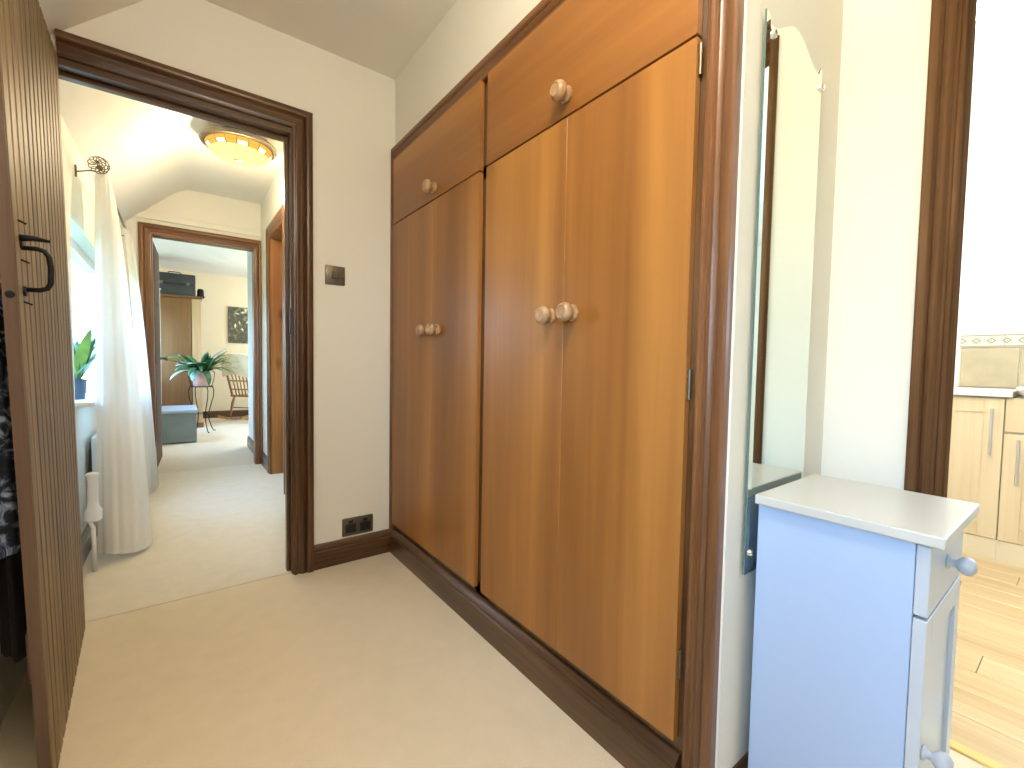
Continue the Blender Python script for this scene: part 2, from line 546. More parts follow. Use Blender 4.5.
# bedroom
w = MB()
w.box(LX, 3.2, EY, EY+.1, -.1, 2.6)
struct(w.build('wall_bedroom_end', 'farwall'), 'pale cream end wall carrying the dark panel', 'wall')
w = MB(); w.box(.635, .735, FY+.1, 5.93, -.1, 2.6); w.box(.735, 3.2, 5.83, 5.93, -.1, 2.6); wall_x(w, 3.2, 3.3, 5.83, EY+.1, -.1, 2.6, [(7.0, 8.4, .9, 2.0)])
struct(w.build('wall_bedroom_return', 'kwall'), 'white return wall just past the far doorway', 'wall')
# ceilings
t = .08
w = MB()
xs = slope_x(CZ)
w.box(xs, RX+.07, REAR, BY, CZ, CZ+.1)
struct(w.build('ceiling', 'ceil'), 'off white flat ceiling above the wardrobe', 'ceiling')
def slope(y0, y1):
    e = .1
    xt = slope_x(CZ)
    return MB().hexa([(LX-.02, y0, SZ-.019), (xt, y0, CZ), (xt, y1, CZ), (LX-.02, y1, SZ-.019),
                      (LX-.02, y0, SZ+e), (xt, y0, CZ+e), (xt, y1, CZ+e), (LX-.02, y1, SZ+e)])
struct(slope(REAR, BY).build('ceiling_slope', 'ceil'), 'sloping ceiling over the plank door', 'ceiling')
def hallceil(y0, y1, x1):
    mb = MB()
    pts = [(LX-.02, SZ-.019)]
    zc = 2.47
    x_c = slope_x(zc)
    for k in range(9):                      # slope runs into the flat in a soft curve
        a = k/8
        p0 = Vector((x_c-.07, zc-.0665)); p1 = Vector((x_c, zc)); p2 = Vector((x_c+.09, zc))
        p = p0*(1-a)**2 + p1*2*a*(1-a) + p2*a*a
        pts.append((p.x, p.y))
    pts.append((x1, zc))
    mb.rings([[(x_, y, z_) for x_, z_ in pts] + [(x1, y, 2.62), (LX-.02, y, 2.62)] for y in (y0, y1)])
    return mb
struct(hallceil(BY+.1, FY, HX).build('ceiling_hall', 'wall', smooth=True), 'cream sloping hall ceiling carrying the glowing lamp', 'ceiling')
struct(bx(HX, 1.6, BY+.1, FY, 2.6, 2.7).build('ceiling_side_room', 'ceil'), 'ceiling past the orange door', 'ceiling')
struct(bx(LX, 3.2, FY+.1, EY, CZ, CZ+.1).build('ceiling_bedroom', 'ceil'), 'pale ceiling of the room beyond the hall', 'ceiling')
# kitchen shell
KWX = 4.0
w = MB()
wall_x(w, KWX, KWX+.25, -2.3, 1.6, -.1, 2.16, [(-1.45, -.1, 1.02, 2.0)])
struct(w.build('wall_kitchen_far', 'kwall'), 'bright white kitchen wall above the tiles', 'wall')
w = MB(); w.box(RX+.2, KWX+.25, 1.6, 1.7, -.1, CZ)
struct(w.build('wall_kitchen_end', 'kwall'), 'white end wall of the kitchen', 'wall')
w = MB(); w.box(RX, KWX+.25, -2.4, -2.3, -.1, CZ+.1)
struct(w.build('wall_kitchen_window', 'kwall'), 'white kitchen wall behind the doorway', 'wall')
w = MB(); w.box(RX+.07, 3.7, -2.3, 1.6, CZ, CZ+.1)
w.hexa([(3.7, -2.3, CZ), (KWX+.02, -2.3, 2.14), (KWX+.02, 1.6, 2.14), (3.7, 1.6, CZ),
        (3.7, -2.3, CZ+.1), (KWX+.25, -2.3, 2.24), (KWX+.25, 1.6, 2.24), (3.7, 1.6, CZ+.1)])
struct(w.build('ceiling_kitchen', 'kwall'), 'white kitchen ceiling', 'ceiling')
w = MB(); w.box(RX+.2, RX+.245, MY, 1.6, -.1, CZ)
struct(w.build('wall_kitchen_back', 'kwall'), 'white kitchen wall backing the wardrobe recess', 'wall')

# windows --------------------------------------------------------------
def window_left(n, W_, label, mullions):
    y0, y1, z0, z1 = W_
    o = thing('window_%d' % n, label, 'window', (LX-.10, (y0+y1)/2, z0), kind='structure')
    hy, hz = (y1-y0)/2, z1-z0
    f = .055
    fr = MB()
    fr.box(-.03, .03, -hy, hy, 0, f); fr.box(-.03, .03, -hy, hy, hz-f, hz)
    fr.box(-.03, .03, -hy, -hy+f, f, hz-f); fr.box(-.03, .03, hy-f, hy, f, hz-f)
    for k in range(1, mullions):
        yc = -hy + 2*hy*k/mullions
        fr.box(-.025, .025, yc-.03, yc+.03, f, hz-f)
    fr.build('window_frame', 'pvc', o)
    for k in range(mullions):
        a = -hy + 2*hy*k/mullions + .03; b = -hy + 2*hy*(k+1)/mullions - .03
        bx(-.004, .004, a, b, f, hz-f).build('pane', 'glass', o)
    bx(.03, .165, -hy, hy, 0, .022).build('window_sill', 'pvc', o, bevel=.004)
    portal((LX-.145, (y0+y1)/2, (z0+z1)/2), (0, -PI/2, 0), z1-z0, y1-y0)
    return o
window_left(1, HALLWIN, 'white framed hall window behind the sheer curtains', 1)
window_left(2, NEARWIN, 'unseen white framed landing window added for daylight, facing the wardrobe', 3)  # second one is out of view, added to bring daylight onto cabinet and wardrobe
window_left(3, FARWIN, 'white framed window of the far room', 3)
def window_plain(n, loc, axis, w_, h_, label):
    o = thing('window_%d' % n, label, 'window', loc, 0 if axis == 'y' else PI/2, kind='structure')
    f = .05
    fr = MB()
    fr.box(-w_/2, w_/2, -.03, .03, 0, f); fr.box(-w_/2, w_/2, -.03, .03, h_-f, h_)
    for a in (-w_/2, -f/2, w_/2-f): fr.box(a, a+f, -.03, .03, f, h_-f)
    fr.build('window_frame', 'pvc', o)
    for a, b in ((-w_/2+f, -f/2), (f/2, w_/2-f)): bx(a, b, -.004, .004, f, h_-f).build('pane', 'glass', o)
window_plain(5, (KWX+.15, -.775, 1.02), 'x', 1.35, .98, 'white kitchen window over the sink')
window_plain(6, (3.25, 7.7, .9), 'x', 1.4, 1.1, 'unseen wide white window added to brighten the far room')  # out of view, added for more daylight in the far room
portal((3.32, 7.7, 1.45), (0, PI/2, 0), 1.1, 1.4)
portal((KWX+.27, -.775, 1.51), (0, PI/2, 0), .98, 1.35)

# garden ----------------------------------------------------------------
tag(bx(-60, LX-.3, -40, 50, -3.2, -3.0).build('lawn', 'lawn'), 'green lawn outside the windows', 'lawn', kind='structure')
def hedge(x, y, w_, d, h):
    mb = MB()
    def fn(u, v):
        a = u*2*PI
        r = 1 + .10*sin(7*a+3*v*9)+.08*sin(13*a+v*23)+.05*sin(29*a-17*v)
        c = math.sqrt(max(0, 1-(max(0, v-.55)/.45)**2))
        return (x+d/2*r*c*cos(a), y+w_/2*r*c*sin(a), -3.0+h*v*(1+.03*sin(11*a)))
    mb.grid(fn, 64, 24)
    return mb.build('hedge', 'hedge', smooth='all')
tag(hedge(-4.6, 7.0, 26, 2.2, 4.5), 'leafy green hedge outside the hall window', 'hedge')

# ------------------------------------------------------------------ mouldings
PROF = [(0, 0), (0, .012), (.004, .016), (.012, .017), (.017, .011), (.024, .012), (.031, .019), (.040, .023),
        (.049, .019), (.053, .015), (.057, .025), (.062, .028), (.078, .028), (.085, .023), (.085, 0)]
def casing(empty, a0, a1, ztop, place, mats, wl=1.0, wr=1.0, wt=1.0, z0=0.0, legs='LR', head=True):
    """place(a, z, v) -> world; a runs along the wall, v stands proud of it"""
    def ring(f): return [f(u, v) for u, v in PROF]
    L0 = ring(lambda u, v: place(a0-u*wl, z0, v)); L1 = ring(lambda u, v: place(a0-u*wl, ztop+u*wt, v))
    R1 = ring(lambda u, v: place(a1+u*wr, ztop+u*wt, v)); R0 = ring(lambda u, v: place(a1+u*wr, z0, v))
    if 'L' in legs: MB().rings([L0, L1]).build('casing_leg', mats[0], empty, smooth=True)
    if head: MB().rings([L1, R1]).build('casing_head', mats[1], empty, smooth=True)
    if 'R' in legs: MB().rings([R1, R0]).build('casing_leg', mats[0], empty, smooth=True)

def skirting(name, pts, normal, label, m, h=.118, th=.018):
    """straight skirting from pts[0] to pts[1]; normal is the side it stands proud to"""
    (xa, ya), (xb, yb) = pts
    nx, ny = normal
    pr = [(0, 0), (th, 0), (th, h*.68), (th*.72, h*.72), (th*.72, h*.76), (th*.9, h*.80), (th*.8, h*.90), (th*.45, h*.97), (th*.3, h), (0, h)]
    o = MB().rings([[(p[0]+nx*u, p[1]+ny*u, z) for u, z in pr] for p in ((xa, ya), (xb, yb))]).build(name, m, smooth=True)
    return struct(o, label, 'skirting board')

# near doorway
e = thing('trim_1', 'dark moulded wooden casing around the near doorway', 'door casing', kind='structure')
casing(e, -.326, .415, 2.041, lambda a, z, v: (a, BY-v, z), ('dark_z', 'dark_x'), wl=.01, legs='R')
MB().box(.41, .44, BY-.004, BY+.104, 0, 2.05).build('door_lining', 'dark_z', e, bevel=.002)
MB().box(-.342, -.37, BY-.004, BY+.104, 0, 2.05).build('door_lining', 'dark_z', e, bevel=.002)
MB().box(-.342, .41, BY-.004, BY+.104, 2.018, 2.05).build('door_lining', 'dark_x', e, bevel=.002)
MB().box(.395, .41, BY+.045, BY+.08, 0, 2.018).build('door_stop', 'dark_z', e, bevel=.002)
MB().box(-.342, .395, BY+.045, BY+.08, 2.003, 2.018).build('door_stop', 'dark_x', e, bevel=.002)
bx(.4075, .4105, BY+.002, BY+.03, 1.12, 1.24).build('strike_plate', 'iron', e, bevel=.001)
skirting('baseboard_back', ((.50, BY), (WX, BY)), (0, -1), 'short dark skirting board under the double socket', 'dark_x')
# kitchen doorway
e = thing('trim_2', 'brown knotty wooden casing of the kitchen doorway', 'door casing', kind='structure')
KP = lambda a, z, v: (RX-v, -a, z)
casing(e, -.212, .575, 1.99, KP, ('kcase_z', 'kcase_y'), wl=.72, wr=.72, wt=.72)
for a, b in ((.213, .241), (-.605, -.576)):
    bx(RX-.004, RX+.079, a, b, 0, 2.02).build('door_lining', 'kcase_z', e, bevel=.002)
bx(RX-.004, RX+.079, -.576, .213, 1.985, 2.02).build('door_lining', 'kcase_y', e, bevel=.002)
skirting('baseboard_mirror', ((WX, MY), (RX, MY)), (0, -1), 'dark skirting board under the mirror', 'dark_x')
skirting('baseboard_kitchen_side', ((RX, MY), (RX, .275)), (-1, 0), 'dark skirting board beside the kitchen doorway', 'dark_y')
# hall right doorway (orange)
e = thing('trim_3', 'orange brown casing of the doorway on the hall right wall', 'door casing', kind='structure')
casing(e, -4.335, -3.71, 2.055, lambda a, z, v: (HX-v*.8, -a, z), ('brown_z', 'brown_y'))
bx(HX-.004, HX+.144, 4.335, 4.36, 0, 2.06).build('door_lining', 'orange_z', e)
bx(HX-.004, HX+.144, 3.685, 3.71, 0, 2.06).build('door_lining', 'orange_z', e)
bx(HX-.004, HX+.144, 3.71, 4.335, 2.045, 2.075).build('door_lining', 'orange_x', e)
# far doorway
e = thing('trim_4', 'brown casing around the doorway at the end of the hall', 'door casing', kind='structure')
casing(e, -.175, .575, 2.041, lambda a, z, v: (a, FY-v*.8, z), ('brown_z', 'brown_x'), wr=.68)
for a, b in ((-.17, -.20), (.57, .60)):
    bx(a, b, FY-.004, FY+.104, 0, 2.06).build('door_lining', 'brown_z', e)
bx(-.17, .57, FY-.004, FY+.104, 2.035, 2.06).build('door_lining', 'brown_x', e)
skirting('baseboard_hall_right', ((HX, BY+.1), (HX, 3.62)), (-1, 0), 'dark skirting board on the hall right wall', 'dark_y')
skirting('baseboard_hall_end', ((HX, 4.425), (HX, FY-.02)), (-1, 0), 'short skirting board between orange door and far doorway', 'dark_y')
skirting('baseboard_hall_left', ((LX, BY+.1), (LX, FY)), (1, 0), 'dark skirting board under the hall window', 'dark_y')
skirting('baseboard_return', ((.635, FY+.1), (.635, 5.93)), (-1, 0), 'dark skirting board along the white return wall', 'dark_y')
skirting('baseboard_bedroom', ((LX, EY), (3.2, EY)), (0, -1), 'dark skirting board behind the rocking chair', 'dark_x')

# ------------------------------------------------------------------ wardrobe
wd = thing('wardrobe', 'built-in honey wood wardrobe with dark casing and round knobs', 'wardrobe', (WX, 1.36, 0))
Y0 = 1.36
def wl(y): return y-Y0
# carcass behind the doors
mb = MB()
for a, b in ((.50, .52), (1.35, 1.37), (2.19, 2.21)):
    mb.box(.02, .48, wl(a), wl(b), .0, 2.05)
mb.box(.02, .48, wl(.52), wl(2.19), .05, .07); mb.box(.02, .48, wl(.52), wl(2.19), 2.03, 2.05)
mb.box(.46, .48, wl(.52), wl(2.19), .07, 2.03); mb.box(.02, .46, wl(.52), wl(2.19), 1.69, 1.71)
mb.build('carcass', 'dark_z', wd)
ff = MB()
ff.box(0, .02, wl(.50), wl(.56), 0, 2.06); ff.box(0, .02, wl(2.195), wl(2.215), 0, 2.06)
ff.box(0, .02, wl(1.325), wl(1.41), .10, 2.03); ff.box(0, .02, wl(.56), wl(2.195), .10, .175)
ff.box(0, .02, wl(.56), wl(2.195), 2.01, 2.06); ff.box(0, .02, wl(.56), wl(2.195), 1.675, 1.72)
ff.build('face_frame', 'dark_z', wd)
# casing around three sides
casing(wd, -2.212, -.526, 2.020, lambda a, z, v: (-v*.92, wl(-a), z), ('brown_z', 'brown_y'), wl=.16, wt=.78, wr=.81)
# plinth
pr = [(0, 0), (-.025, 0), (-.025, .088), (-.021, .093), (-.021, .098), (-.024, .104), (-.016, .116), (-.008, .124), (0, .126)]
MB().rings([[(u, wl(y), z) for u, z in pr] for y in (.535, 2.216)]).build('plinth', 'dark_y', wd, smooth=True)
# doors
KN = [(.0215, 0), (.0235, .004), (.0225, .009), (.015, .012), (.013, .016), (.014, .019), (.022, .022), (.0265, .029), (.027, .037), (.0235, .045), (.017, .049), (.0155, .0475), (.0, .047)]
knob_me = MB().lathe(KN, axis='-x', n=24).mesh('knob', smooth=True)
knob_me.materials.append(M['knob'])
def wdoor(y0, y1, z0, z1, m, kn):
    d = bx(-.019, -.001, wl(y0), wl(y1), z0, z1).build('door', m, wd, bevel=.0006)
    for (y, z) in kn:
        k = bpy.data.objects.new('knob', knob_me); C.objects.link(k); k.parent = d
        k.location = (-.019, wl(y), z)
    return d
d1 = wdoor(1.393, 1.7613, .155, 1.697, 'veneer_z', [(1.705, 1.142)])
d2 = wdoor(1.7623, 2.207, .155, 1.697, 'veneer_z', [(1.805, 1.142)])
d3 = wdoor(.545, .9343, .155, 1.697, 'veneer_z', [(.895, 1.146)])
d4 = wdoor(.9353, 1.346, .155, 1.697, 'veneer_z', [(.985, 1.144)])
wdoor(1.393, 2.207, 1.703, 2.022, 'veneer_y', [(1.75, 1.747)])
wdoor(.545, 1.346, 1.703, 2.022, 'veneer_y', [(.938, 1.757)])
for d, y in ((d3, .5415), (d2, 2.209)):
    for z in (.30, .93, 1.62):
        MB().lathe([(.004, 0), (.004, .065)], origin=(-.008, wl(y), z), n=8).build('hinge', 'bronze', d, smooth=True)

# ------------------------------------------------------------------ plank door (open against the landing wall)
HB, HT = Vector((-.290, 2.214)), Vector((-.322, 2.214))
LB, LT = Vector((-.243, 1.40)), Vector((-.300, 1.40))
DZ0, DZ1 = .008, 2.03
def dpt(t_, z, back=0):
    k = (z-DZ0)/(DZ1-DZ0)
    p = (HB.lerp(HT, k)).lerp(LB.lerp(LT, k), t_)
    return (p.x-back, p.y, z)
d1 = thing('door_1', 'open plank door of narrow weathered boards with black iron latch', 'door', (-.29, 2.21, 0), kind='structure')
off = Vector((.29, -2.21, 0))
def L_(p): return Vector(p)+off
npl = 14
for i in range(npl):
    a, b = i/npl, (i+1)/npl
    g = .009/.84
    mb = MB()
    rings = []
    for k in range(5):
        z = DZ0 + (DZ1-DZ0)*k/4
        rings.append([L_(dpt(a+.0004, z, .022)), L_(dpt(a+.0004, z, .008)), L_(dpt(a+g, z, 0)), L_(dpt(b-g, z, 0)), L_(dpt(b-.0004, z, .008)), L_(dpt(b-.0004, z, .022))])
    mb.rings(rings).build('plank', 'plank', d1)
mb = MB()
mb.rings([[L_(dpt(1.0005, z, .0225)), L_(dpt(1.0005, z, .001)), L_(dpt(1.004, z, .001)), L_(dpt(1.004, z, .0225))] for z in (DZ0, .5, 1.0, 1.5, DZ1)]).build('edge_strip', 'plank_edge', d1)
for zc in (.3, 1.1, 1.8):
    MB().hexa([L_(dpt(t_, z, b)) for z in (zc-.06, zc+.06) for t_, b in ((.03, .0225), (.93, .0225), (.93, .036), (.03, .036))]).build('ledge', 'plank_edge', d1)
# iron latch: thumb lever, bowed grip, two plates, screws
def P_(t_, z, o): p = dpt(t_, z, -o); return L_(p)
grip = [P_(.915, 1.243, 0), P_(.915, 1.244, .025), P_(.915, 1.240, .037), P_(.915, 1.228, .043), P_(.915, 1.203, .045),
        P_(.915, 1.168, .043), P_(.915, 1.156, .037), P_(.915, 1.151, .025), P_(.915, 1.150, 0)]
lh = MB().tube(grip, .0055, 8)
lh.build('latch_grip', 'iron', d1, smooth='all')
for z in (1.252, 1.146):
    MB().lathe([(.012, 0), (.011, .004), (.004, .005)], origin=P_(.915, z, -.0005), axis='x', n=12).build('latch_plate', 'iron', d1, smooth=True)
MB().tube([P_(.93, 1.262, 0), P_(.92, 1.266, .02), P_(.912, 1.264, .046)], [.008, .006, .0035], 8).build('thumb_lever', 'iron', d1, smooth='all')
for t_, z in ((.935, 1.30), (.925, 1.215), (.925, 1.122)):
    MB().tube([P_(t_, z, -.001), P_(t_-.004, z-.006, .012)], .0022, 6).build('screw', 'iron', d1)
MB().lathe([(.008, 0), (.008, .001)], origin=L_((dpt(1.004, 1.13, .011))), axis='-y', n=12).build('latch_bolt', 'iron', d1)
# garments behind the door
def garment(name, m, label, z0, z1, yc0, ry, xback, shoulder, seedv):
    """hangs from a hook on the back of the door"""
    def fn(u, v):
        z = z1 + (z0-z1)*v
        a = 2*PI*u
        k = (z-DZ0)/(DZ1-DZ0)
        xl = LB.x+(LT.x-LB.x)*k - .026
        wdt = min(1, .25 + v/shoulder*.75) if v < shoulder else 1 + .06*(v-shoulder)
        fold = 1 + .12*sin(5*a+seedv+v*1.5) + .07*sin(9*a+2*seedv)
        rx = .046*(.55+.45*min(1, wdt))*min(1, .5+v*6)
        xc = min(xl-.003-.046, xback)
        return (xc + rx*cos(a)*min(1.0, fold), yc0 + ry*wdt*fold*sin(a), z)
    return MB().grid(fn, 48, 30).build(name, m, smooth='all')
g1 = garment('garment', 'floral', 'x', .56, 1.36, 1.462, .048, -.30, .2, .3)
tag(g1, 'dark blue and white floral garment hanging behind the plank door', 'garment')
g2 = garment('coat', 'garment', 'x', .26, 1.36, 1.67, .105, -.30, .2, 1.4)
tag(g2, 'long black coat hanging behind the plank door', 'coat')
for y in (1.462, 1.67):
    h_ = MB().tube([L_((-.33, y, 1.42)), L_((-.345, y, 1.40)), L_((-.352, y, 1.375)), L_((-.345, y, 1.352))], .004, 6).build('coat_hook', 'iron', d1)

# ------------------------------------------------------------------ switch and socket
sw = thing('light_switch', 'dark bronze light switch plate on the cream wall', 'light switch', (.602, BY, 1.411))
bx(-.046, .046, -.009, 0, -.045, .045).build('plate', 'bronze', sw, bevel=.004, smooth=True, seg=2)
bx(-.017, .017, -.0105, -.009, -.017, .017).build('surround', 'black', sw, bevel=.0005)
MB().hexa([(-.014, -.0105, -.014), (.014, -.0105, -.014), (.014, -.0105, .014), (-.014, -.0105, .014),
           (-.014, -.012, -.014), (.014, -.012, -.014), (.014, -.016, .014), (-.014, -.016, .014)]).build('rocker', 'bronze', sw, bevel=.0008)
for x in (-.036, .036): MB().lathe([(.004, 0), (.0035, .0015)], origin=(x, -.009, 0), axis='-y', n=10).build('screw', 'pewter', sw)
so = thing('double_socket', 'dark bronze double wall socket just above the skirting', 'socket', (.712, BY, .173))
bx(-.077, .077, -.009, 0, -.045, .045).build('plate', 'bronze', so, bevel=.004, smooth=True, seg=2)
for x in (-.036, .036):
    bx(x-.026, x+.026, -.0105, -.009, -.03, .014).build('socket_face', 'black', so, bevel=.0005)
    bx(x-.011, x+.011, -.0135, -.009, .018, .034).build('rocker', 'black', so, bevel=.001)
    for dx, z, w_, h_ in ((0, .002, .004, .010), (-.011, -.016, .008, .005), (.011, -.016, .008, .005)):
        bx(x+dx-w_/2, x+dx+w_/2, -.0110, -.0105, z-h_/2, z+h_/2).build('pin_slot', 'iron', so)

# ------------------------------------------------------------------ mirror
mx0, mx1, mz0 = .963, 1.256, .557
mi = thing('mirror', 'frameless wall mirror with curved top edge behind the small cabinet', 'mirror', ((mx0+mx1)/2, MY, mz0))
hw = (mx1-mx0)/2
def mtop(u):      # shaped top: small horns at the corners and an arched middle
    a = abs(u)
    if a > .86: return 1.150 + (a-.86)/.14*.024
    return 1.150 + .046*(.5+.5*cos(PI*a/.86))
top = [(-hw + 2*hw*k/40, mtop(-1+2*k/40)) for k in range(41)]
outl = [(-hw, 0), (hw, 0)] + top[::-1]
cx, cz = 0, .6
def inset(p, d):
    x, z = p
    return (max(-hw+d, min(hw-d, x)), z-d if z > 1 else z+d)
n = len(outl)
mb = MB()
mb.rings([[(x, -.006, z) for x, z in outl], [(x, -.010, z) for x, z in outl]], cap=False)
mb.add([(x, -.006, z) for x, z in outl], [tuple(range(n))])
mb.build('glass_edge', 'mirror_edge', mi)
inn = [inset(p, .014) for p in outl]
MB().add([(x, -.010, z) for x, z in outl]+[(x, -.0115, z) for x, z in inn], [(i, (i+1) % n, n+(i+1) % n, n+i) for i in range(n)]).build('bevel_edge', 'mirror', mi)
MB().add([(x, -.0115, z) for x, z in inn], [tuple(range(n))]).build('mirror_glass', 'mirror', mi)
for x, z in ((-hw+.03, 1.135), (hw-.004, 1.125), (-hw+.02, .045), (hw-.02, .045)):
    c_ = MB().lathe([(.0085, .0), (.0085, .003), (.006, .006), (.0, .0065)], origin=(x, -.0115, z), axis='-y', n=14).build('clip', 'chrome', mi, smooth=True)
bx(hw-.02, hw+.004, -.016, -.006, 1.118, 1.125).build('clip_arm', 'chrome', mi, bevel=.001)

# ------------------------------------------------------------------ small painted cabinet
cb = thing('small_cabinet', 'small cabinet with drawer and door under the mirror, blue daylight put into its colour', 'cabinet', (1.12, .305, 0))
ox, oy = 1.12, .305
def cbx(x0, x1, y0, y1, z0, z1): return MB().box(x0-ox, x1-ox, y0-oy, y1-oy, z0, z1)
bd = MB()
bd.box(.978-ox, .994-ox, .174-oy, .425-oy, 0, .715); bd.box(1.249-ox, 1.265-ox, .174-oy, .425-oy, 0, .715)
bd.box(.994-ox, 1.249-ox, .413-oy, .425-oy, .05, .715); bd.box(.994-ox, 1.249-ox, .178-oy, .413-oy, .05, .066)
bd.box(.994-ox, 1.249-ox, .178-oy, .413-oy, .57, .585); bd.box(.994-ox, 1.249-ox, .18-oy, .19-oy, 0, .05)
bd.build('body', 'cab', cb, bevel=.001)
cbx(.962, 1.281, .136, .427, .717, .737).build('top', 'cabtop', cb, bevel=.003, seg=2)
dr = cbx(.978, 1.265, .155, .173, .593, .712).build('drawer', 'cabfront', cb, bevel=.0015)
CK = [(.012, 0), (.012, .003), (.007, .006), (.0065, .012), (.011, .015), (.0155, .021), (.0165, .027), (.0145, .033), (.008, .0375), (0, .038)]
MB().lathe(CK, origin=(1.115-ox, .155-oy, .655), axis='-y', n=20).build('knob', 'knobgrey', dr, smooth='all')
dm = MB()
dm.box(.978-ox, 1.018-ox, .155-oy, .173-oy, .055, .587); dm.box(1.225-ox, 1.265-ox, .155-oy, .173-oy, .055, .587)
dm.box(1.018-ox, 1.225-ox, .155-oy, .173-oy, .055, .10); dm.box(1.018-ox, 1.225-ox, .155-oy, .173-oy, .54, .587)
dd = dm.build('door', 'cabfront', cb, bevel=.001)
cbx(1.018, 1.225, .162, .171, .10, .54).build('door_panel', 'cabfront', dd)
MB().lathe(CK, origin=(1.000-ox, .155-oy, .355), axis='-y', n=20).build('knob', 'knobgrey', dd, smooth='all')

# ------------------------------------------------------------------ kitchen fittings
KX = 3.454
def kunit(y0, y1, label, drawer, hy=.342):
    o = thing('kitchen_unit', label, 'kitchen cabinet', (KX, (y0+y1)/2, 0))
    h = (y1-y0)/2
    bx(.02, .53, -h+.0005, h-.0005, .12, .868).build('body', 'kplinth', o)
    bx(.004, .02, -h, h, 0, .112).build('plinth', 'kplinth', o)
    def shaker(z0, z1):
        m_ = MB(); f = .075
        m_.box(0, .019, -h+.002, -h+f, z0, z1); m_.box(0, .019, h-f, h-.002, z0, z1)
        m_.box(0, .019, -h+f, h-f, z0, z0+f); m_.box(0, .019, -h+f, h-f, z1-f, z1)
        d = m_.build('door', 'kdoor', o, bevel=.001)
        bx(.006, .018, -h+f, h-f, z0+f, z1-f).build('door_panel', 'kdoor', d)
        return d
    def bar(p, pts):
        a, b = Vector(pts[0]), Vector(pts[1])
        hm = MB().tube([a, b], .006, 10)
        for k in (.14, .86):
            q = a.lerp(b, k); hm.tube([q, (0, q.y, q.z)], .005, 8)
        hm.build('handle', 'steel', p, smooth=True)
    yc = (y0+y1)/2
    if drawer:
        d = shaker(.115, .682); bar(d, ((-.032, .243-yc, .42), (-.032, .243-yc, .655)))
        dw = bx(0, .019, -h+.002, h-.002, .692, .862).build('drawer', 'kdoor', o, bevel=.001)
    else:
        d = shaker(.115, .862); bar(d, ((-.032, hy-yc, .565), (-.032, hy-yc, .81)))
    return o
kunit(.30, .90, 'pale maple kitchen unit with one tall door and bar handle', False)
kunit(-.30, .299, 'pale maple kitchen unit with drawer over door, beside the sink', True)
kunit(.902, 1.50, 'pale maple kitchen unit hidden behind the kitchen doorway casing', False, .96)
tag(bx(KX-.02, KWX-.02, .275, 1.55, .872, .905).build('worktop', 'worktop', bevel=.003), 'cream worktop on the maple kitchen units', 'worktop')
sk = MB()
def rr(x0, x1, y0, y1, r, z, n=6):
    p = []
    for cx_, cy_, a0 in ((x1-r, y1-r, 0), (x0+r, y1-r, PI/2), (x0+r, y0+r, PI), (x1-r, y0+r, 1.5*PI)):
        for k in range(n+1):
            a = a0 + PI/2*k/n
            p.append((cx_+r*cos(a), cy_+r*sin(a), z))
    return p
sk.rings([rr(3.45, 3.95, -.42, .225, .06, .868), rr(3.425, 3.965, -.445, .25, .07, .885), rr(3.40, 3.975, -.46, .268, .08, .912), rr(3.40, 3.975, -.46, .268, .08, .928),
          rr(3.43, 3.95, -.43, .238, .07, .930), rr(3.46, 3.93, -.40, .21, .06, .885)])
tag(sk.build('sink', 'ceramic', smooth=True), 'white ceramic sink rim at the end of the worktop', 'sink')
# wall tiles
ts = thing('tiled_splashback', 'beige stone tiles with printed diamond border above the worktop', 'splashback', (KWX, .56, .905), kind='structure')
bx(-.006, -.001, -.70, -.005, 0, .325).build('grout_bed', 'grout', ts)
tm = bx(-.014, -.004, -.123, .123, 0, .246).mesh('tile', .003); tm.materials.append(M['tile'])
bmh = bx(-.016, -.004, -.095, .095, -.0385, .0385).mesh('border_tile', .001); bmh.materials.append(M['border'])
for i in range(3):
    o = bpy.data.objects.new('tile', tm); C.objects.link(o); o.parent = ts; o.location = (0, -.135-i*.25, .002)
for i in range(4):
    o = bpy.data.objects.new('border_tile', bmh); C.objects.link(o); o.parent = ts; o.location = (0, -.10-i*.192, .290)

# ------------------------------------------------------------------ hall lamp
lp = thing('ceiling_lamp', 'lit amber art glass bowl lamp on the hall ceiling', 'ceiling lamp', (.335, 3.475, 2.425))
MB().lathe([(.12, .045), (.13, 0), (.205, -.004), (.218, -.014), (.220, -.024), (.213, -.032), (.196, -.034), (.190, -.028), (.19, -.01), (.12, -.006)], n=48).build('rim', 'pewter', lp, smooth=True)
def bowl(a):      # a: 0 at rim .. 1 at bottom
    th = a*PI/2
    return (.190*cos(th)**.8 if a < 1 else 0.0, -.034 - .085*sin(th))
def bowl_piece(a0, a1, f0, f1, nn=4):
    mb = MB()
    def fn(u, v):
        r, z = bowl(a0+(a1-a0)*v)
        f = f0+(f1-f0)*u
        return (r*cos(f), r*sin(f), z)
    return mb.grid(fn, 3, nn)
NP = 18
for k in range(NP):
    f0, f1 = 2*PI*k/NP, 2*PI*(k+1)/NP
    bowl_piece(.34, .93, f0+.012, f1-.012).build('glass_pane', 'amber', lp, smooth='all')
    bowl_piece(.18, .33, f0+.02, f1-.02).build('border_pane', 'amber_w' if k % 2 else 'amber_o', lp, smooth='all')
    bowl_piece(.03, .17, f0+.012, f1-.012).build('border_pane', 'amber_o', lp, smooth='all')
r_, z_ = bowl(.93)
MB().lathe([(r_+.002, z_+.002), (r_*.9, z_-.006), (.012, z_-.009), (.008, z_-.018), (0, z_-.019)], n=20).build('finial', 'pewter', lp, smooth=True)
bl = bpy.data.lights.new('lamp_bulb', 'POINT')
bl.energy = 15
bl.color = (1, .80, .54)
bl.shadow_soft_size = .08
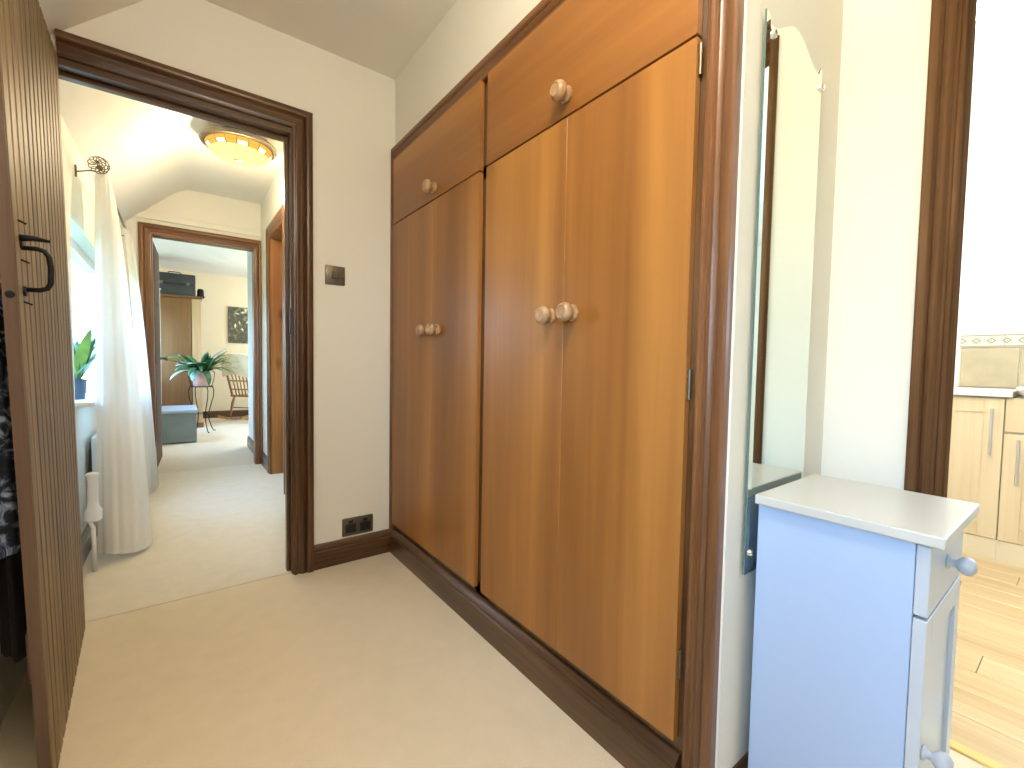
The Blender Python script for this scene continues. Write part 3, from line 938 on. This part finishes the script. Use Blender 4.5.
bo = bpy.data.objects.new('lamp_bulb', bl); C.objects.link(bo); bo.parent = lp; bo.location = (0, 0, -.26)

def fill_lamp(label, loc, watts, col):
    o = thing('ceiling_lamp', label, 'ceiling lamp', loc)
    MB().lathe([(0, 0), (.17, 0), (.17, -.02), (.16, -.03), (0, -.03)], n=32).build('rim', 'pvc', o, smooth=True)
    MB().lathe([(.155, -.03), (.15, -.06), (.11, -.095), (.05, -.11), (0, -.112)], n=32).build('bowl', 'opal', o, smooth='all')
    l = bpy.data.lights.new('lamp_bulb', 'POINT')
    l.energy = watts; l.color = col; l.shadow_soft_size = .12
    b = bpy.data.objects.new('lamp_bulb', l); C.objects.link(b); b.parent = o; b.location = (0, 0, -.24)
M['opal'] = lit('lit opal glass', (1, .88, .7), 3, (.9, .88, .82))  # glow of the added fill lamps
fill_lamp('unseen opal bowl lamp added to light the landing', (.25, .24, CZ), 23.5, (1, .88, .71))  # added out of view to lift the landing light
fill_lamp('unseen opal bowl lamp added to brighten the far room', (1.7, 7.3, CZ), 30, (1, .84, .62))  # added out of view as warm fill for the far room
fill_lamp('unseen opal bowl lamp added to brighten the kitchen', (2.35, .35, CZ), 34, (1, .95, .85))  # added out of view as fill light for the kitchen

# ------------------------------------------------------------------ curtain pole, curtains, radiator
cp = thing('curtain_pole', 'thin iron curtain pole with wire cage finial above the hall window', 'curtain pole', (-.305, 3.05, 1.945))
MB().tube([(0, 0, 0), (0, 1.55, 0)], .007, 10).build('pole', 'pewter', cp, smooth=True)
for y in (.035, 1.50):
    b_ = MB().tube([(-.088, y, -.03), (-.04, y, -.012), (0, y, -.009)], .004, 8).build('bracket', 'pewter', cp, smooth='all')
    bx(-.095, -.088, y-.010, y+.010, -.055, .0).build('bracket_plate', 'pewter', b_, bevel=.001)
for k in range(9):
    f = 2*PI*k/9
    pts = []
    for j in range(15):
        a = j/14
        r = .040*sin(PI*a)**.75
        g = f + a*PI*.9
        pts.append((r*cos(g), -.085*a+.004, r*sin(g)))
    MB().tube(pts, .0022, 5).build('finial_wire', 'pewter', cp, smooth='all')
MB().lathe([(.010, 0), (.013, .006), (.006, .012)], origin=(0, .004, 0), axis='-y', n=12).build('finial_collar', 'pewter', cp, smooth=True)

def curtain(label, topf, botf, ztop, zbot, nf, amp0, amp1, ph, m='voile'):
    def fn(u, v):
        a, b = Vector(topf(u)), Vector(botf(u))
        e = v**.62
        p = a.lerp(b, e)
        d = (b-a)
        amp = amp0+(amp1-amp0)*v
        du = .002
        tg = (Vector(topf(min(1, u+du))).lerp(Vector(botf(min(1, u+du))), e) - Vector(topf(max(0, u-du))).lerp(Vector(botf(max(0, u-du))), e))
        if tg.length < 1e-6: tg = Vector((0, 1))
        tg.normalize()
        nr = Vector((-tg.y, tg.x))
        w_ = sin(2*PI*nf*u+ph)*.7 + .3*sin(2*PI*nf*2.3*u+1+v*1.2)
        p = p + nr*amp*w_
        z = ztop+(zbot-ztop)*v + .012*sin(9*u)*v
        return (p.x, p.y, z)
    o = MB().grid(fn, 140, 40).build('curtain', m, smooth='all')
    return tag(o, label, 'curtain')
def arc(pts):
    pts = [Vector(p) for p in pts]
    def f(u):
        x = u*(len(pts)-1); i = min(int(x), len(pts)-2)
        t_ = x-i
        p0, p1, p2, p3 = pts[max(0, i-1)], pts[i], pts[i+1], pts[min(len(pts)-1, i+2)]
        return .5*((2*p1)+(-p0+p2)*t_+(2*p0-5*p1+4*p2-p3)*t_*t_+(-p0+3*p1-3*p2+p3)*t_**3)
    return f
curtain('near sheer cream curtain gathered at the cage finial', arc([(-.325, 3.075), (-.285, 3.085), (-.283, 3.14), (-.30, 3.24), (-.30, 3.30)]),
        arc([(-.335, 2.93), (-.25, 2.85), (-.140, 2.94), (-.150, 3.22), (-.23, 3.50)]), 1.937, .03, 5, .003, .006, 0, 'voile_thick')
curtain('far sheer white curtain at the end of the pole by the far doorway', arc([(-.31, 4.28), (-.295, 4.36), (-.30, 4.44), (-.30, 4.50), (-.31, 4.56)]),
        arc([(-.20, 3.95), (-.145, 4.22), (-.155, 4.40), (-.20, 4.52), (-.26, 4.62)]), 1.937, .03, 6, .006, .010, 1)
ra = thing('radiator', 'white panel radiator with thermostatic valve behind the near curtain', 'radiator', (-.375, 3.0, 0))
rp_ = MB()
rp_.box(0, .045, .16, 1.30, .14, .58)
for k in range(22): rp_.box(.045, .050, .19+k*.05, .215+k*.05, .17, .55)
rp_.build('panel', 'rad', ra, bevel=.003)
MB().tube([(.045, -.21, 0), (.045, -.21, .20), (.022, -.10, .20), (.022, .16, .20)], .0085, 8).build('pipe', 'rad', ra, smooth='all')
MB().lathe([(.027, .205), (.032, .21), (.032, .255), (.022, .27), (.019, .30), (.020, .40), (.024, .415), (.024, .425), (.018, .43)], origin=(.045, -.21, .035), n=20).build('valve_head', 'valve', ra, smooth=True)

# plant on the hall window sill
def leaf(length, width, a, tilt, droop, m='leaf', base=(0, 0, 0)):
    mb = MB()
    def fn(u, v):
        s = v*length
        ang = tilt - droop*v
        # integrate the arc
        x = z = 0
        for k in range(12):
            q = tilt - droop*v*(k+.5)/12
            x += cos(q)*s/12; z += sin(q)*s/12
        w_ = width*(sin(PI*min(1, .06+v*.94))**.7)*(u-.5)
        h = -abs(u-.5)*width*.25
        return (base[0]+x*cos(a)-w_*sin(a), base[1]+x*sin(a)+w_*cos(a), base[2]+z+h)
    return mb.grid(fn, 4, 12)
sp = thing('sill_plant', 'bushy green pot plant on the hall window sill', 'pot plant', (-.425, 3.16, HALLWIN[2]+.022))
MB().lathe([(.032, 0), (.04, .09), (.042, .095), (.042, .105), (.036, .105), (.034, .09), (0, .09)], n=24).build('pot', 'bluepot', sp, smooth=True)
for k in range(34):
    a = k*2.4
    leaf(.12+.22*random.random(), .05, a, 1.2+.3*random.random(), .5, base=(0, 0, .09)).build('leaf', ('leaf', 'leaf_y', 'leaf_p')[k % 3], sp, smooth='all')

# ------------------------------------------------------------------ inner doors
d2 = thing('door_2', 'dark wooden door standing open inside the far doorway', 'door', (-.176, FY+.10, 0), -.035, kind='structure')
bx(-.038, 0, .004, .74, .008, 2.03).build('door_leaf', 'matt_dark', d2, bevel=.002)
for z in (.25, .95, 1.5):
    bx(0, .004, .10, .64, z, z+.42).build('door_panel', 'matt_dark', d2, bevel=.002)
MB().lathe([(.02, 0), (.01, .01), (.01, .03), (.025, .04), (.02, .06), (0, .062)], origin=(0, .68, 1.0), axis='x', n=14).build('door_handle', 'pewter', d2, smooth=True)
d3 = thing('door_3', 'orange wooden door open into the room off the hall', 'door', (HX+.146, 4.335, 0), kind='structure')
bx(.002, .60, -.045, -.005, .008, 2.04).build('door_leaf', 'orange_z', d3, bevel=.002)
for z in (.2, 1.15):
    bx(.10, .50, -.050, -.045, z, z+.75).build('door_panel', 'orange_z', d3, bevel=.002)
MB().lathe([(.02, 0), (.01, .01), (.01, .03), (.025, .04), (0, .06)], origin=(.54, -.045, 1.0), axis='-y', n=14).build('door_handle', 'pewter', d3, smooth=True)

# ------------------------------------------------------------------ far room furniture
cu = thing('tall_cupboard', 'tall tan pine cupboard carrying the black suitcase', 'cupboard', (-.01, 7.90, 0))
bx(-.275, .275, 0, .5, .06, 1.87).build('body', 'cupboard', cu, bevel=.004)
bx(-.295, .295, -.02, .51, 1.87, 1.90).build('cornice', 'cupboard', cu, bevel=.006)
bx(-.26, .145, -.018, 0, .10, 1.85).build('door', 'cupboard', cu, bevel=.003)
bx(.16, .275, -.012, 0, .07, 1.86).build('corner_post', 'cupboard_l', cu, bevel=.003)
bx(-.285, .285, -.015, .5, 0, .07).build('plinth', 'cupboard', cu, bevel=.003)
MB().lathe([(.012, 0), (.007, .008), (.014, .018), (0, .028)], origin=(.12, -.018, 1.0), axis='-y', n=12).build('knob', 'pewter', cu, smooth=True)
sc = thing('suitcase', 'charcoal suitcase with handle lying on the tall cupboard', 'suitcase', (-.04, 8.08, 1.90))
bx(-.24, .24, -.2, .2, 0, .155).build('case_base', 'case', sc, bevel=.012, seg=2, smooth=True)
bx(-.24, .24, -.2, .2, .159, .30).build('case_lid', 'case', sc, bevel=.012, seg=2, smooth=True)
MB().tube([(-.075, -.05, .295), (-.07, -.05, .33), (-.05, -.05, .338), (.05, -.05, .338), (.07, -.05, .33), (.075, -.05, .295)], .007, 8).build('handle', 'case', sc, smooth='all')
for x in (-.15, .15): bx(x-.02, x+.02, -.205, -.2, .14, .18).build('latch', 'pewter', sc, bevel=.001)
ht = thing('black_hat', 'black felt hat beside the suitcase on the tall cupboard', 'hat', (.264, 8.1, 1.902))
MB().lathe([(.001, .0), (.043, .0), (.043, .09), (.038, .12), (.028, .135), (.0, .128)], n=20).build('crown', 'felt', ht, smooth=True)
def brim(u, v):
    a = 2*PI*u; r = .038+.022*v
    return (r*cos(a), r*1.3*sin(a), .002+.02*v*v+.012*v*cos(2*a))
MB().grid(brim, 32, 4).build('brim', 'felt', ht, smooth='all')

ch = thing('blanket_chest', 'low grey blue painted chest inside the far doorway', 'chest', (-.012, 6.50, 0))
bx(-.165, .168, 0, .70, .012, .355).build('body', 'chest', ch, bevel=.004)
bx(-.18, .182, -.015, .715, .357, .392).build('lid', 'chest_lid', ch, bevel=.006, seg=2)
bx(-.12, .12, -.005, 0, .06, .31).build('front_panel', 'chest', ch, bevel=.002)
for x in (-.14, .145):
    for y in (.03, .66): bx(x-.02, x+.02, y-.02, y+.02, 0, .012).build('foot', 'chest', ch)

ps = thing('plant_stand', 'black wire plant stand with curved legs before the tall cupboard', 'plant stand', (.235, 7.36, 0))
ring = [(.135*cos(2*PI*k/32), .135*sin(2*PI*k/32), .63) for k in range(32)]
MB().tube(ring, .006, 6, closed=True).build('top_ring', 'iron', ps, smooth='all')
MB().lathe([(.133, .622), (.133, .628), (0, .628)], n=32).build('tray', 'iron', ps)
MB().tube([(.085*cos(2*PI*k/32), .085*sin(2*PI*k/32), .26) for k in range(32)], .0045, 6, closed=True).build('lower_ring', 'iron', ps, smooth='all')
for k in range(4):
    f = PI/4+k*PI/2 - .35
    pr_ = [(.135, .63), (.158, .58), (.150, .48), (.115, .36), (.088, .26), (.092, .16), (.125, .06), (.150, .012), (.168, .006), (.172, .02)]
    MB().tube([(r*cos(f), r*sin(f), z) for r, z in pr_], .0065, 6).build('leg', 'iron', ps, smooth='all')
for s_ in (-1, 1):
    MB().tube([(s_*.135*cos(.6), -.09, .63), (s_*.165*cos(.6), -.09, .72), (s_*.15, -.07, .82), (s_*.11, -.05, .86)], .005, 6).build('scroll', 'iron', ps, smooth='all')
pp = thing('potted_plant', 'arching strap leaf plant in a pink terracotta pot on the wire stand', 'pot plant', (.235, 7.36, .63))
MB().lathe([(.085, 0), (.112, .15), (.124, .152), (.126, .19), (.114, .19), (.108, .165), (0, .165)], n=28).build('pot', 'pot', pp, smooth=True)
MB().lathe([(.107, .165), (.05, .172), (0, .175)], n=20).build('soil', 'soil', pp)
random.seed(11)
for k in range(46):
    a = k*2.399
    big = k % 6 == 1
    leaf(.30+.18*random.random(), .06+.03*random.random() + (.03 if big else 0), a, .85+.65*random.random(), .5+1.6*random.random(),
         base=(.03*cos(a), .03*sin(a), .17)).build('leaf', 'leaf_p' if big else ('leaf_y' if k % 11 == 4 else 'leaf'), pp, smooth='all')
for a, ln, ti, dr_, wd_ in ((-2.7, .40, .75, 1.9, .10), (-1.9, .36, .9, 2.4, .11), (-1.3, .38, .8, 2.7, .08), (-.35, .42, .7, 1.0, .045), (.05, .38, 1.15, .5, .05)):
    leaf(ln, wd_, a, ti, dr_, base=(.04*cos(a), .04*sin(a), .17)).build('leaf', 'leaf_p' if a < -1.5 else 'leaf', pp, smooth='all')

fc = MB()
def fcur(u, v):
    return (-.335+.15*u + .0*v, 7.15+.04*sin(2*PI*3*u), 1.86+(.42-1.86)*v)
tag(MB().grid(fcur, 60, 4).build('curtain', 'voile', smooth='all'), 'narrow white curtain beside the tall cupboard in the far room', 'curtain')
cq = thing('curtain_rail', 'slim white curtain rail over the far room curtain', 'curtain rail', (-.26, 7.15, 1.87))
MB().tube([(-.14, 0, 0), (.085, 0, 0)], .008, 8).build('rail', 'pvc', cq, smooth=True)
bx(-.14, -.125, -.015, .015, -.02, .03).build('rail_bracket', 'pvc', cq)

pn = thing('wall_panel', 'dark green rectangular panel with pale leaf marks above the rocking chair', 'picture', (.855, EY, 1.60))
bx(-.175, .155, -.022, -.001, -.312, .312).build('canvas', 'relief', pn, bevel=.003)
random.seed(3)
for k in range(16):
    x, z, s_, r_ = random.uniform(-.14, .12), random.uniform(-.1, .27), random.uniform(.025, .05), random.uniform(0, PI)
    mb = MB()
    q = [(x+s_*cos(r_), z+s_*sin(r_)), (x-s_*.35*sin(r_), z+s_*.35*cos(r_)), (x-s_*cos(r_), z-s_*sin(r_)), (x+s_*.35*sin(r_), z-s_*.35*cos(r_))]
    mb.rings([[(a, -.022, b) for a, b in q], [(x+(a-x)*.7, -.028, z+(b-z)*.7) for a, b in q]])
    mb.build('leaf_relief', 'throw' if k % 3 else 'relief', pn)

# rocking chair: local +x is forward
rc = thing('rocking_chair', 'amber wooden rocking chair under the dark panel', 'rocking chair', (.97, 8.50, 0), math.radians(42))
MB().box(-.22, .24, -.23, .23, .395, .425).build('seat', 'chairwood', rc, bevel=.01, seg=2, smooth=True)
for s_ in (-1, 1):
    rk_ = [(-.48+.90*k/12, s_*.22, .012+.30*((k/12-.53)**2)) for k in range(13)]
    rk = MB(); rk.rings([[(x, y-.014, z-.010), (x, y+.014, z-.010), (x, y+.014, z+.030), (x, y-.014, z+.030)] for x, y, z in rk_])
    rk.build('rocker', 'chairwood', rc, bevel=.002)
    for x0, x1 in ((-.17, -.24), (.19, .22)):
        zz = .012+.30*(((x1+.48)/.90-.53)**2)+.02
        MB().tube([(x0, s_*.19, .40), (x0*.6+x1*.4, s_*.20, .30), (x0*.3+x1*.7, s_*.212, .15), (x1, s_*.22, zz)], [.015, .021, .016, .013], 10).build('leg', 'chairwood', rc, smooth='all')
    MB().tube([(-.20, s_*.205, .42), (-.27, s_*.215, .70), (-.36, s_*.225, 1.02)], [.017, .017, .013], 10).build('back_post', 'chairwood', rc, smooth='all')
    MB().tube([(-.265, s_*.22, .66), (0, s_*.26, .645), (.20, s_*.27, .63)], .014, 10).build('arm', 'chairwood', rc, smooth='all')
    MB().tube([(.17, s_*.22, .42), (.18, s_*.265, .63)], .011, 8).build('arm_post', 'chairwood', rc, smooth='all')
for y in (-.13, -.065, 0, .065, .13):
    MB().tube([(-.205, y*.9, .42), (-.27, y, .70), (-.355, y*1.05, 1.0)], .009, 8).build('spindle', 'chairwood', rc, smooth='all')
cr = MB(); cr.rings([[(-.345-.02*cos(y*5), y, .96), (-.325-.02*cos(y*5), y, .96), (-.35-.02*cos(y*5), y, 1.06-.3*y*y), (-.37-.02*cos(y*5), y, 1.06-.3*y*y)] for y in [-.24+.06*k for k in range(9)]])
cr.build('crest_rail', 'chairwood', rc, smooth=True)
MB().tube([(-.225, -.215, .52), (-.225, .215, .52)], .009, 8).build('lower_rail', 'chairwood', rc, smooth='all')
for x in (-.2, .2): MB().tube([(x, -.205, .22), (x, .205, .22)], .009, 8).build('stretcher', 'chairwood', rc, smooth='all')
def thr(u, v):
    y = -.27+.54*u
    s = v-.5                                   # -.5 back side .. +.5 front side
    top_ = 1.085-.25*y*y
    if abs(s) < .05:
        a = s/.05*PI/2
        return (-.375+.036*sin(a), y, top_+.016*cos(a))
    d = (abs(s)-.05)/.45
    L2 = .34 if s < 0 else .30
    z = top_ - d*L2*(1+.06*sin(7*u)) 
    xb = -.375+(top_-z)*.30
    return (xb+(-.036 if s < 0 else .036)+.008*sin(13*u+4*d), y+.006*sin(9*d), z)
th = MB().grid(thr, 36, 40).build('throw_blanket', 'throw', smooth='all')
th.location = rc.location; th.rotation_euler = rc.rotation_euler
tag(th, 'cream and sage throw draped over the rocking chair back', 'throw')
